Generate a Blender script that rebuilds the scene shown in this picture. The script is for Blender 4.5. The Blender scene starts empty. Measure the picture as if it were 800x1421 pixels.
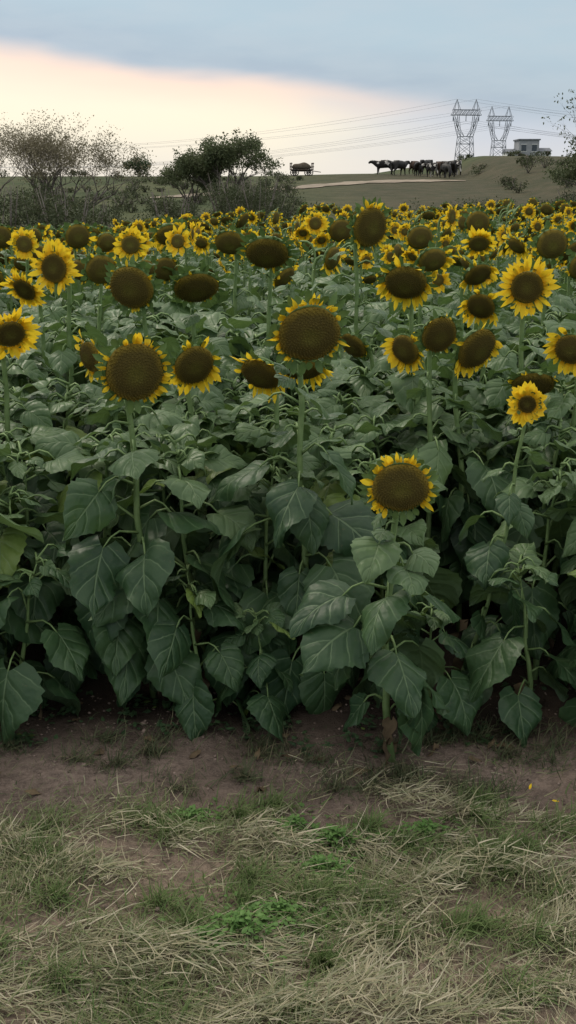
import bpy, math, random
import numpy as np
from mathutils import Vector, noise
random.seed(7)
scene = bpy.context.scene
col = scene.collection
rad = math.radians

# ------------------------------------------------------------------ helpers
class NT:
    def __init__(s, nt): s.nt = nt
    def n(s, t, **kw):
        nd = s.nt.nodes.new(t)
        for k, v in kw.items(): setattr(nd, k, v)
        return nd
    def l(s, a, b): s.nt.links.new(a, b)
    def put(s, sock, v):
        if isinstance(v, bpy.types.NodeSocket): s.l(v, sock)
        else: sock.default_value = v
    def m(s, op, a, b=None, c=None, clamp=False):
        nd = s.n('ShaderNodeMath', operation=op, use_clamp=clamp)
        s.put(nd.inputs[0], a)
        if b is not None: s.put(nd.inputs[1], b)
        if c is not None: s.put(nd.inputs[2], c)
        return nd.outputs[0]
    def ss(s, v, lo, hi, a=0.0, b=1.0):
        nd = s.n('ShaderNodeMapRange', interpolation_type='SMOOTHSTEP')
        s.put(nd.inputs[0], v)
        nd.inputs[1].default_value = lo; nd.inputs[2].default_value = hi
        nd.inputs[3].default_value = a; nd.inputs[4].default_value = b
        return nd.outputs[0]
    def mix(s, f, a, b, bt='MIX'):
        nd = s.n('ShaderNodeMix', data_type='RGBA', blend_type=bt)
        s.put(nd.inputs[0], f)
        for sk, v in ((nd.inputs[6], a), (nd.inputs[7], b)):
            if isinstance(v, tuple) and len(v) == 3: v = (*v, 1)
            s.put(sk, v)
        return nd.outputs[2]
    def noise(s, vec, scale, detail=4, rough=0.55):
        nd = s.n('ShaderNodeTexNoise')
        if vec is not None: s.l(vec, nd.inputs['Vector'])
        nd.inputs['Scale'].default_value = scale
        nd.inputs['Detail'].default_value = detail
        nd.inputs['Roughness'].default_value = rough
        return nd.outputs['Fac']

def new_mat(name, rough=0.7, spec=0.3):
    m = bpy.data.materials.new(name); m.use_nodes = True
    nt = NT(m.node_tree)
    b = m.node_tree.nodes['Principled BSDF']
    b.inputs['Roughness'].default_value = rough
    b.inputs['Specular IOR Level'].default_value = spec
    return m, nt, b

def bump(nt, b, h, strength=0.4, dist=0.01):
    bp = nt.n('ShaderNodeBump')
    bp.inputs['Strength'].default_value = strength
    bp.inputs['Distance'].default_value = dist
    nt.l(h, bp.inputs['Height']); nt.l(bp.outputs[0], b.inputs['Normal'])

def translucent(m, nt, b, colr, fac):
    out = [n for n in m.node_tree.nodes if n.type == 'OUTPUT_MATERIAL'][0]
    tr = nt.n('ShaderNodeBsdfTranslucent'); nt.put(tr.inputs[0], colr)
    mx = nt.n('ShaderNodeMixShader'); mx.inputs[0].default_value = fac
    nt.l(b.outputs[0], mx.inputs[1]); nt.l(tr.outputs[0], mx.inputs[2]); nt.l(mx.outputs[0], out.inputs[0])

def simple_mat(name, c1, c2, scale=8, rough=0.8, spec=0.2, bs=0.0, island=0.0, trans=0.0):
    m, nt, b = new_mat(name, rough, spec)
    g = nt.n('ShaderNodeNewGeometry')
    tc = nt.n('ShaderNodeTexCoord')
    f = nt.noise(tc.outputs['Object'], scale, 2)
    f = nt.ss(f, 0.3, 0.7)
    if island:
        f2 = nt.m('MULTIPLY', g.outputs['Random Per Island'], island)
        f = nt.m('ADD', nt.m('MULTIPLY', f, 1 - island), f2)
    c = nt.mix(f, c1, c2)
    nt.l(c, b.inputs['Base Color'])
    if bs: bump(nt, b, f, bs)
    if trans: translucent(m, nt, b, c, trans)
    return m

class MB:
    def __init__(s): s.v = []; s.f = []; s.uv = []; s.m = []; s.n = 0
    def add(s, verts, faces, mat=0, uvs=None):
        k = s.n; nv = len(verts)
        s.v.append(np.asarray(verts, dtype=np.float64).reshape(-1, 3))
        s.uv.append(np.zeros((nv, 2)) if uvs is None else np.asarray(uvs, dtype=np.float64))
        s.f.extend([tuple(i + k for i in f) for f in faces])
        s.m.extend([mat] * len(faces)); s.n += nv
    def mesh(s, name, mats, smooth=True):
        me = bpy.data.meshes.new(name)
        me.from_pydata(np.concatenate(s.v).tolist(), [], s.f)
        for m in mats: me.materials.append(m)
        me.polygons.foreach_set('material_index', s.m)
        uvl = me.uv_layers.new(name='UVMap')
        li = np.empty(len(me.loops), dtype=np.int32)
        me.loops.foreach_get('vertex_index', li)
        uvl.data.foreach_set('uv', np.concatenate(s.uv)[li].astype(np.float32).ravel())
        me.polygons.foreach_set('use_smooth', [smooth] * len(me.polygons))
        me.update(); return me

def obj(name, me, parent=None, loc=(0, 0, 0), rz=0, sc=1):
    o = bpy.data.objects.new(name, me); col.objects.link(o)
    o.location = loc; o.rotation_euler = (0, 0, rz)
    o.scale = (sc, sc, sc) if not isinstance(sc, tuple) else sc
    if parent: o.parent = parent
    return o

_gf = {}
def gridfaces(a, b, flip=False):
    if (a, b, flip) not in _gf:
        g_ = [(i*(b+1)+j, i*(b+1)+j+1, (i+1)*(b+1)+j+1, (i+1)*(b+1)+j) for i in range(a) for j in range(b)]
        _gf[(a, b, flip)] = [f[::-1] for f in g_] if flip else g_
    return _gf[(a, b, flip)]

def tube(mb, pts, radii, n=6, mat=0):
    pts = np.asarray(pts, float); k = len(pts)
    if np.isscalar(radii): radii = [radii]*k
    vs = []
    T = np.gradient(pts, axis=0)
    for i in range(k):
        t = T[i] / (np.linalg.norm(T[i]) + 1e-9)
        ref = np.array((0, 0, 1.)) if abs(t[2]) < 0.8 else np.array((1., 0, 0))
        if i > 0: ref = a_prev
        b_ = np.cross(t, ref); b_ /= np.linalg.norm(b_) + 1e-9
        a_ = np.cross(b_, t); a_prev = a_
        for j in range(n):
            th = 2*math.pi*j/n
            vs.append(pts[i] + radii[i]*(a_*math.cos(th) + b_*math.sin(th)))
    fs = [(i*n+j, i*n+(j+1) % n, (i+1)*n+(j+1) % n, (i+1)*n+j) for i in range(k-1) for j in range(n)]
    fs.append(tuple(range(n))[::-1]); fs.append(tuple((k-1)*n+j for j in range(n)))
    mb.add(vs, fs, mat)

def box(mb, c, s, mat=0):
    x, y, z = c; a, b, d = s[0]/2, s[1]/2, s[2]/2
    v = [(x+i*a, y+j*b, z+k*d) for i in (-1, 1) for j in (-1, 1) for k in (-1, 1)]
    mb.add(v, [(0, 1, 3, 2), (4, 6, 7, 5), (0, 4, 5, 1), (2, 3, 7, 6), (0, 2, 6, 4), (1, 5, 7, 3)], mat)

# ------------------------------------------------------------------ terrain
def sstep(x, a, b):
    t = np.clip((x-a)/(b-a), 0, 1); return t*t*(3-2*t)
def ground_z(x, y):
    x = np.asarray(x, float); y = np.asarray(y, float)
    H = 3.0 + 0.25*sstep(x, -5, 9) + 1.65*sstep(x, 15, 18.5) - 0.3*sstep(x, 24, 34) + 0.25*np.sin(x*0.11+1)*sstep(np.abs(x), 20, 60)
    S = sstep(y, 36, 115) * (1-sstep(y, 270, 480))
    z = H*S
    z = z + 0.16*sstep(x, -1, 8)*sstep(y, 7, 22)*(1-sstep(y, 30, 60))
    z = z - 0.36*sstep(-x, -.5, 4.5)*sstep(y, 7, 19)*(1-sstep(y, 26, 50))
    z = z + 0.015*np.sin(x*2.1+y*1.3)*np.sin(y*2.7-x*.7)*(1-sstep(y, 20, 30))
    return z
def gz(x, y): return float(ground_z(x, y))

xs_f = np.arange(-3, 3.001, 0.05)
xo = 3*np.exp(np.linspace(0, math.log(3500/3), 70))[1:]
xs = np.concatenate([-xo[::-1], xs_f, xo])
ys_f = np.arange(0.5, 5, 0.04)
yo = np.concatenate([np.arange(5, 30, .6), np.arange(30, 130, 1.5), 130*np.exp(np.linspace(0, math.log(4500/130), 45))])
yb = -np.exp(np.linspace(math.log(300), math.log(.5), 20))
ys = np.concatenate([yb, [0], ys_f, yo])
X, Y = np.meshgrid(xs, ys, indexing='ij')
Z = ground_z(X, Y)
near = (np.abs(X) < 3.2) & (Y > .4) & (Y < 5)
jit = np.zeros_like(Z)
def micro(x, y):
    p = Vector((x, y, 0))
    return noise.noise(p*3.5)*.024 + noise.noise(p*13)*.016
for i, j in np.argwhere(near): jit[i, j] = micro(X[i, j], Y[i, j])
Z = Z + jit
mbg = MB()
mbg.add(np.stack([X, Y, Z], -1).reshape(-1, 3), gridfaces(len(xs)-1, len(ys)-1, True), 0)

m, nt, b = new_mat('ground_soil_grass', .95, .1)
g = nt.n('ShaderNodeNewGeometry'); P = g.outputs['Position']
sp = nt.n('ShaderNodeSeparateXYZ'); nt.l(P, sp.inputs[0]); px_, py_ = sp.outputs[0], sp.outputs[1]
n1 = nt.noise(P, 2.2, 4); n2 = nt.noise(P, 26, 5, .7); n3 = nt.noise(P, 140, 2, .7); n4 = nt.noise(P, .12, 5, .6); n5 = nt.noise(P, .7, 5, .7)
soil = nt.mix(nt.ss(n2, .3, .7), (.110, .084, .070), (.245, .185, .152))
soil = nt.mix(nt.ss(n3, .5, .75, 0, .6), soil, (.34, .275, .225))
soil = nt.mix(nt.ss(n1, .35, .6, 0.0, .5), soil, (.100, .076, .062))
turf = nt.mix(nt.ss(n2, .35, .65), (.10, .082, .058), (.22, .17, .125))
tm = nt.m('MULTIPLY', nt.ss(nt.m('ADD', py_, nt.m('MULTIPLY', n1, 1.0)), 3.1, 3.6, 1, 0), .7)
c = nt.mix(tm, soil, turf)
c = nt.mix(nt.ss(py_, 3.3, 3.7), c, nt.mix(n2, (.030, .022, .018), (.06, .044, .034)))  # canopy shade painted into the soil colour under the crop
far = nt.mix(nt.ss(n4, .38, .62), (.050, .066, .028), (.088, .094, .044))
far = nt.mix(nt.ss(n5, .35, .7, 0, .75), far, (.032, .043, .019))
bz = nt.m('MULTIPLY', nt.ss(px_, -4, 8), nt.m('MULTIPLY', nt.ss(py_, 46, 60), nt.ss(py_, 112, 100)))
brown = nt.mix(nt.ss(n5, .3, .7), (.082, .066, .046), (.048, .050, .029))
far = nt.mix(nt.m('MULTIPLY', bz, .8), far, brown)
c = nt.mix(nt.ss(py_, 20, 26), c, far)
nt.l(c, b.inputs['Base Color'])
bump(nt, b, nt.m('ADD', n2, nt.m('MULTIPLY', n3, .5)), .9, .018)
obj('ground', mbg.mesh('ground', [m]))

# dirt road on the hillside
mbr = MB(); cl = [(-9, 71), (-6, 74), (-2.5, 77.5), (2, 83), (6, 87), (11, 88.5), (14.6, 88.5)]
pts = []
for i in range(len(cl)-1):
    for t in np.linspace(0, 1, 10, endpoint=False):
        pts.append(np.array(cl[i])*(1-t)+np.array(cl[i+1])*t)
pts = np.array(pts); k5 = np.ones(7)/7
sm = np.stack([np.convolve(np.pad(pts[:, i], 3, 'edge'), k5, 'valid') for i in (0, 1)], 1)
vs = []
for i, p in enumerate(sm):
    w = (1.8+.35*math.sin(i*.9)+.2*math.sin(i*2.3))*min(1, .25+i/14)*min(1, .1+(len(sm)-1-i)/12)
    for j in range(5):
        y = p[1]+(j/4-.5)*2*w
        vs.append((p[0], y, gz(p[0], y)+.05))
mbr.add(vs, gridfaces(len(sm)-1, 4, True))
obj('dirt_road', mbr.mesh('dirt_road', [simple_mat('road_dirt', (.18, .145, .105), (.29, .235, .18), .9)]))

# ------------------------------------------------------------------ plant materials
def leaf_material(name, dark, light, vein, rough=.50, tr=.14):
    m, nt, b = new_mat(name, rough, .34)
    g = nt.n('ShaderNodeNewGeometry'); uv = nt.n('ShaderNodeUVMap'); s = nt.n('ShaderNodeSeparateXYZ'); nt.l(uv.outputs[0], s.inputs[0])
    au = nt.m('ABSOLUTE', nt.m('MULTIPLY_ADD', s.outputs[0], 2.0, -1.0)); v = s.outputs[1]
    tc = nt.n('ShaderNodeTexCoord')
    n1 = nt.noise(tc.outputs['Object'], 16, 2); n2 = nt.noise(tc.outputs['Object'], 85, 2)
    mid = nt.ss(au, .015, .05, 1, 0)
    fr = nt.m('FRACT', nt.m('ADD', nt.m('SUBTRACT', nt.m('MULTIPLY', v, 3.8), nt.m('MULTIPLY', nt.m('POWER', au, .8), 1.5)), nt.m('MULTIPLY', n1, .35)))
    d = nt.m('ABSOLUTE', nt.m('SUBTRACT', fr, .5))
    lat = nt.m('MULTIPLY', nt.ss(d, .012, .055, .85, 0), nt.ss(au, .6, 1, 1, .3))
    ve = nt.m('MAXIMUM', mid, lat)
    f = nt.m('ADD', nt.m('MULTIPLY', g.outputs['Random Per Island'], .65), nt.m('MULTIPLY', nt.ss(n1, .3, .7), .35))
    c = nt.mix(f, dark, light)
    c = nt.mix(nt.ss(n2, .64, .74, 0, .35), c, (.10, .095, .04))
    old = nt.ss(g.outputs['Random Per Island'], .965, .985)
    c = nt.mix(nt.m('MULTIPLY', old, .6), c, (.17, .24, .035))
    c = nt.mix(nt.m('MULTIPLY', ve, .6), c, vein)
    bk = nt.mix(.6, c, (.115, .170, .085))
    c2 = nt.mix(g.outputs['Backfacing'], c, bk)
    nt.l(c2, b.inputs['Base Color'])
    hgt = nt.m('ADD', nt.m('MULTIPLY', nt.ss(d, .0, .3), .5), nt.m('ADD', nt.m('MULTIPLY', mid, -.5), nt.m('MULTIPLY', n1, 1.6)))
    bump(nt, b, hgt, .6, .010)
    translucent(m, nt, b, nt.mix(.5, c, (.18, .31, .05)), tr)
    return m
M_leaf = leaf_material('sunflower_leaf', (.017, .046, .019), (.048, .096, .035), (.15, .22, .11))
M_young_lit = leaf_material('sunflower_upper_leaf_lit', (.062, .115, .046), (.120, .185, .080), (.20, .28, .14), .45, .22)  # paler young-leaf tone, with skylight on the upper leaves put into the colour
M_stem = simple_mat('sunflower_stem', (.12, .19, .065), (.18, .26, .10), 20, .6, .3)
m, nt, b = new_mat('sunflower_disc', .85, .15)
uv = nt.n('ShaderNodeUVMap'); s = nt.n('ShaderNodeSeparateXYZ'); nt.l(uv.outputs[0], s.inputs[0])
tc = nt.n('ShaderNodeTexCoord')
n1 = nt.noise(tc.outputs['Object'], 25, 3); n2 = nt.noise(tc.outputs['Object'], 260, 1)
rr = nt.m('ADD', s.outputs[0], nt.m('MULTIPLY', nt.m('SUBTRACT', n1, .5), .3))
c = nt.mix(nt.ss(rr, .1, .55), (.130, .115, .024), (.105, .080, .020))
c = nt.mix(nt.ss(rr, .72, .98), c, (.20, .145, .022))
c = nt.mix(nt.ss(n2, .4, .7, 0, .5), c, (.045, .036, .012))
nt.l(c, b.inputs['Base Color']); bump(nt, b, n2, .8, .004)
M_disc = m
m, nt, b = new_mat('sunflower_petal', .6, .2)
uv = nt.n('ShaderNodeUVMap'); s = nt.n('ShaderNodeSeparateXYZ'); nt.l(uv.outputs[0], s.inputs[0]); g = nt.n('ShaderNodeNewGeometry')
c = nt.mix(nt.ss(s.outputs[1], 0, .4), (.80, .42, .010), (.90, .66, .035))
c = nt.mix(nt.m('MULTIPLY', g.outputs['Random Per Island'], .4), c, (.82, .48, .012))
nt.l(c, b.inputs['Base Color']); translucent(m, nt, b, c, .4)
M_petal = m
M_bract = simple_mat('sunflower_bract', (.070, .130, .036), (.13, .20, .060), 30, .6, .3, island=.5, trans=.15)
M_dead = simple_mat('withered_leaf', (.06, .042, .028), (.15, .11, .065), 30, .9, .1, island=.6)
MATS = [M_leaf, M_stem, M_disc, M_petal, M_bract, M_young_lit, M_dead]

PT = [0, .05, .12, .25, .4, .55, .7, .85, .95, 1]
PW = [.30, .66, .88, 1.0, .93, .76, .52, .25, .09, .0]
def leaf(mb, P, az, p0, p1, L, W, rg, nu=6, nv=9, mat=0, roll=0.0, fold=.25, crinkle=1.0):
    t = np.linspace(0, 1, nv+1)**1.15
    p = p0+(p1-p0)*t**.75
    azb = az + rg.uniform(-.6, .6)*t
    T = np.stack([np.cos(p)*np.cos(azb), np.cos(p)*np.sin(azb), np.sin(p)], 1)
    N = np.stack([-np.sin(p)*np.cos(azb), -np.sin(p)*np.sin(azb), np.cos(p)], 1)
    S = np.cross(T, N)*-1
    rr = roll + rg.uniform(-.7, .7)*t
    S2 = S*np.cos(rr)[:, None]+N*np.sin(rr)[:, None]; N2 = -S*np.sin(rr)[:, None]+N*np.cos(rr)[:, None]
    dt = np.diff(t, prepend=0)
    c = np.asarray(P)+np.cumsum(T*(dt*L)[:, None], 0)
    w = np.interp(t, PT, PW)*W
    if nv > 12:   # toothed margin
        wl = w*(1+np.array([.05*(1 if i % 2 else -1)*rg.uniform(.4, 1)+rg.uniform(-.03, .03) for i in range(nv+1)]))
        wr = w*(1+np.array([.05*(1 if i % 2 else -1)*rg.uniform(.4, 1)+rg.uniform(-.03, .03) for i in range(nv+1)]))
    else:
        wl = w*(1+np.array([.06*rg.uniform(-1, 1) for _ in t])); wr = w*(1+np.array([.06*rg.uniform(-1, 1) for _ in t]))
    u = np.linspace(-1, 1, nu+1)
    if nv > 12: u = np.sign(u)*np.abs(u)**.8
    au = np.abs(u)
    ww = np.where(u[None, :] < 0, wl[:, None], wr[:, None])
    if nv > 12:
        ws = w[:, None]*np.ones_like(ww); ww = np.where(au[None, :] > .95, ww, ws)
    ph = rg.uniform(0, 6); ph2 = rg.uniform(0, 6); ra = L*rg.uniform(.03, .075)*crinkle
    asym = rg.uniform(-.25, .25)
    off_n = (fold+asym*np.sign(u)[None, :])*au[None, :]*ww - .42*ww*au[None, :]**2 + ra*np.sin(t[:, None]*12+np.sign(u)[None, :]*1.3+ph)*au[None, :]**2 + ra*.8*np.sin(t[:, None]*5+ph2+u[None, :]*2.4)*au[None, :]
    off_t = -.17*L*au[None, :]**1.4*(1-t[:, None])**4
    V = c[:, None, :]+S2[:, None, :]*(u[None, :]*ww*.97)[..., None]+N2[:, None, :]*off_n[..., None]+T[:, None, :]*off_t[..., None]
    UV = np.stack(np.broadcast_arrays(u[None, :]*.5+.5, t[:, None]), -1)
    mb.add(V.reshape(-1, 3), gridfaces(nv, nu, True), mat, UV.reshape(-1, 2))

def petal(mb, P, d, up, L, W, curl, twist, rg, mat=3, nv=4):
    t = np.linspace(0, 1, nv+1)
    a = curl*t
    D = d[None, :]*np.cos(a)[:, None]+up[None, :]*np.sin(a)[:, None]
    c = P+np.cumsum(D*(np.diff(t, prepend=0)*L)[:, None], 0)
    sd = np.cross(d, up); sd /= np.linalg.norm(sd)
    sd = sd[None, :]*np.cos(twist*t)[:, None]+up[None, :]*np.sin(twist*t)[:, None]
    w = np.interp(t, [0, .35, .7, .9, 1], [.45, 1, .8, .35, .02])*W
    u = np.array([-1, 0, 1.])
    V = c[:, None, :]+sd[:, None, :]*(u[None, :]*w[:, None])[..., None]-up[None, None, :]*(np.abs(u)[None, :]*w[:, None]*-.35)[..., None]
    UV = np.stack(np.broadcast_arrays(u[None, :]*.5+.5, t[:, None]), -1)
    mb.add(V.reshape(-1, 3), gridfaces(nv, 2), mat, UV.reshape(-1, 2))

def nrm(v): return v/np.linalg.norm(v)
def head(mb, C, D, R, kind, rg, lod=0):
    C = np.asarray(C, float); D = nrm(np.asarray(D, float))
    Rt = nrm(np.cross(D, (0, 0, 1))); U = np.cross(Rt, D)
    na = 28 if lod == 0 else 14
    dome = {'mature': .26, 'bare': .30, 'wilt': .34, 'bright': .12}[kind]
    rings = [0, .2, .4, .6, .8, .93, 1.0]
    V = []; UV = []
    ecc = rg.uniform(.88, 1.05); w3 = rg.uniform(.01, .045); w5 = rg.uniform(0, 6)
    for r in rings:
        z = dome*R*(1-r**2.2) - .05*R*max(0, 1-r/.3) - (.12*R if r == 1.0 else 0)
        for k in range(na):
            th = 2*math.pi*k/na
            wob = 1+w3*math.sin(2*th+w5)+.015*math.sin(5*th+w5*2)
            V.append(C+R*r*wob*(Rt*math.cos(th)+U*math.sin(th)*ecc)+D*z); UV.append((r, k/na))
    F = [(i*na+j, i*na+(j+1) % na, (i+1)*na+(j+1) % na, (i+1)*na+j) for i in range(6) for j in range(na)]
    mb.add(V, F, 2, UV)
    if lod == 0:
        nf = 330
        for k in range(nf):
            r = math.sqrt((k+.5)/nf); th = k*2.39996
            z = dome*R*(1-r**2.2) - .05*R*max(0, 1-r/.3)
            wob = 1+w3*math.sin(2*th+w5)+.015*math.sin(5*th+w5*2)
            q = C+R*.98*r*wob*(Rt*math.cos(th)+U*math.sin(th)*ecc)+D*(z-.001)
            a = Rt*math.cos(th)+U*math.sin(th); bb = -Rt*math.sin(th)+U*math.cos(th)
            h = .004+.005*r+rg.uniform(0, .003); w = R*.045
            mb.add([q+a*w, q+bb*w, q-a*w, q-bb*w, q+D*h+a*w*.3], [(0, 1, 4), (1, 2, 4), (2, 3, 4), (3, 0, 4)], 2, [(r, 0)]*5)
    prof = [(1.0, -.10), (1.08, -.18), (.98, -.34), (.65, -.48), (.25, -.56), (.12, -.62)]
    V = []
    for r, z in prof:
        for k in range(na):
            th = 2*math.pi*k/na; V.append(C+R*r*(Rt*math.cos(th)+U*math.sin(th)*ecc)+D*z*R)
    F = [(i*na+j, i*na+(j+1) % na, (i+1)*na+(j+1) % na, (i+1)*na+j) for i in range(5) for j in range(na)]
    mb.add(V, F, 4)
    nb = 26 if lod == 0 else 14
    for k in range(nb):
        th = 2*math.pi*(k+rg.uniform(-.3, .3))/nb
        d = Rt*math.cos(th)+U*math.sin(th)
        petal(mb, C+d*R*1.0-D*R*.18, nrm(d*1.0-D*.15), D, rg.uniform(.30, .62)*max(R, .06), max(R, .06)*.13*(1 if lod == 0 else 1.6), rg.uniform(-.6, 1.6), 0, rg, 4, 3)
    lf = 1 if lod == 0 else 1.4
    if kind == 'bright':
        for ring in range(2):
            n = 21 if lod == 0 else 13
            for k in range(n):
                if rg.random() < .08: continue
                th = 2*math.pi*(k+ring*.5+rg.uniform(-.3, .3))/n
                d = Rt*math.cos(th)+U*math.sin(th)
                L = .062*rg.uniform(.6, 1.15)*(R/.055)**.5
                petal(mb, C+d*R*.95-D*.004*(1+ring), nrm(d+D*rg.uniform(-.15, .45)), D, L, .0125*rg.uniform(.8, 1.2)*lf, rg.uniform(-.8, .7), rg.uniform(-.8, .8), rg)
    elif kind == 'mature':
        n = 46 if lod == 0 else 24
        t0, t1, t2 = rg.uniform(0, 6.28), rg.uniform(0, 6.28), rg.uniform(0, 6.28)
        for k in range(n):
            th = 2*math.pi*(k+rg.uniform(-.5, .5))/n
            dens = .62+.35*math.sin(th+t0)+.3*math.sin(3*th+t1)+.2*math.sin(5*th+t2)
            if rg.random() > dens: continue
            d = Rt*math.cos(th)+U*math.sin(th)
            petal(mb, C+d*R*.97-D*.008, nrm(d+D*rg.uniform(-.2, .5)), D, rg.uniform(.020, .052), .0105*rg.uniform(.6, 1.2)*lf, rg.uniform(-1.3, 1.6), rg.uniform(-1.8, 1.8), rg)
    elif kind == 'bare':
        for k in range(10):
            th = rg.uniform(0, 6.28); d = Rt*math.cos(th)+U*math.sin(th)
            petal(mb, C+d*R*.97-D*.008, nrm(d+D*rg.uniform(-.2, .5)), D, rg.uniform(.015, .035), .007*lf, rg.uniform(-1.3, 1.6), rg.uniform(-1.8, 1.8), rg)
    else:
        n = 34 if lod == 0 else 20
        side = rg.uniform(-.8, .8)
        for k in range(n):
            th = 2*math.pi*(k+rg.uniform(-.4, .4))/n
            dn = math.sin(th+side)
            if dn > .0 and rg.random() < .7: continue
            if rg.random() < .12: continue
            d = Rt*math.cos(th)+U*math.sin(th)
            petal(mb, C+d*R*.97-D*.008, nrm(d+np.array((0, 0, -.9))*max(0, .6-dn*.5)), D, rg.uniform(.035, .068), .0120*rg.uniform(.8, 1.2)*lf, rg.uniform(-.4, 1.1), rg.uniform(-1.2, 1.2), rg)

def plant(mb, base, hp, face_az, face_pitch, R, kind, seed, nleaf=20, ls=1.0, lod=0, thick=1.0, zmin=.22, front_bias=0.0, young_lit=.62):
    rg = random.Random(seed)
    B = np.asarray(base, float); C = np.asarray(hp, float)
    D = np.array((math.cos(face_pitch)*math.cos(face_az), math.cos(face_pitch)*math.sin(face_az), math.sin(face_pitch)))
    Dh = np.array((math.cos(face_az), math.sin(face_az), 0))
    if kind:
        Q = C-Dh*(.10+R*.4)+np.array((0, 0, -.10))
        E = C-D*R*.58
    else:
        Q = C-np.array((0, 0, .1)); E = C
    ts = np.linspace(0, 1, 9)
    bend = np.array((rg.uniform(-.04, .04), rg.uniform(-.03, .03), 0))
    stem = [B+(Q-B)*t+bend*math.sin(math.pi*t)+np.array((.006*math.sin(t*17+seed), .006*math.cos(t*13+seed), 0)) for t in ts]
    pts = list(stem)
    if kind:
        K = Q+np.array((0, 0, .13))
        for t in (.25, .5, .75, 1): pts.append(Q*(1-t)**2+2*K*t*(1-t)+E*t*t)
    r0 = .0145*thick
    rs = [r0*(1-(.45 if kind else .8)*i/(len(pts)-1)) for i in range(len(pts))]
    if kind: rs[-1] *= 1.25
    tube(mb, pts, rs, 7 if lod == 0 else 4, 1)
    a0 = rg.uniform(0, 6.28)
    nu, nv = (8, 18) if lod == 0 else ((4, 6) if lod == 1 else (2, 4))
    extra = 0 if kind else 7
    if lod == 0:
        for k in range(3):
            a = rg.uniform(0, 6.28); h = rg.uniform(.06, .3)
            P = B+(Q-B)*h
            leaf(mb, P+np.array((math.cos(a)*.03, math.sin(a)*.03, 0)), a, -.9, -1.6, rg.uniform(.06, .13), rg.uniform(.015, .035), rg, 3, 6, 6, rg.uniform(-1, 1), .6, 2.5)
    for i in range(nleaf+extra):
        f = min(1, i/(nleaf-1))
        hfrac = zmin+(.985-zmin)*f**.95
        if i >= nleaf: hfrac = rg.uniform(.88, 1.0)
        P = B+(Q-B)*hfrac+bend*math.sin(math.pi*hfrac)
        az = a0+i*2.39996+rg.uniform(-.4, .4)
        if front_bias and rg.random() < front_bias: az = -math.pi/2+rg.uniform(-1.25, 1.25)
        sz = np.interp(f, [0, .25, .6, .85, 1], [.19, .245, .225, .16, .10])*ls*rg.uniform(.68, 1.22)
        if i >= nleaf: sz = rg.uniform(.09, .17)
        pl = sz*rg.uniform(.45, .85)
        e = rg.uniform(.25, .85)
        d0 = np.array((math.cos(az)*math.cos(e), math.sin(az)*math.cos(e), math.sin(e)))
        dh = np.array((math.cos(az), math.sin(az), 0))
        p1 = P+d0*pl*.6; p2 = p1+dh*pl*.45+np.array((0, 0, -.02-.1*pl))
        K = [P, P*.5+p1*.5, p1, p1*.45+p2*.55+np.array((0, 0, .01)), p2]
        tube(mb, K, [.006, .005, .0042, .004, .003], 4 if lod == 0 else 3, 1)
        st = np.interp(f, [0, .6, 1], [-.80, -.40, .25])+rg.uniform(-.5, .5)
        en = np.interp(f, [0, .6, 1], [-1.55, -1.1, -.5])+rg.uniform(-.4, .4)
        leaf(mb, p2, az+rg.uniform(-.5, .5), st, en, sz, sz*rg.uniform(.36, .54), rg, nu, nv, 5 if f+rg.uniform(-.15, .15) > young_lit else 0, rg.uniform(-.7, .7), rg.uniform(.0, .6))
    if kind: head(mb, C, D, R, kind, rg, lod)

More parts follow.
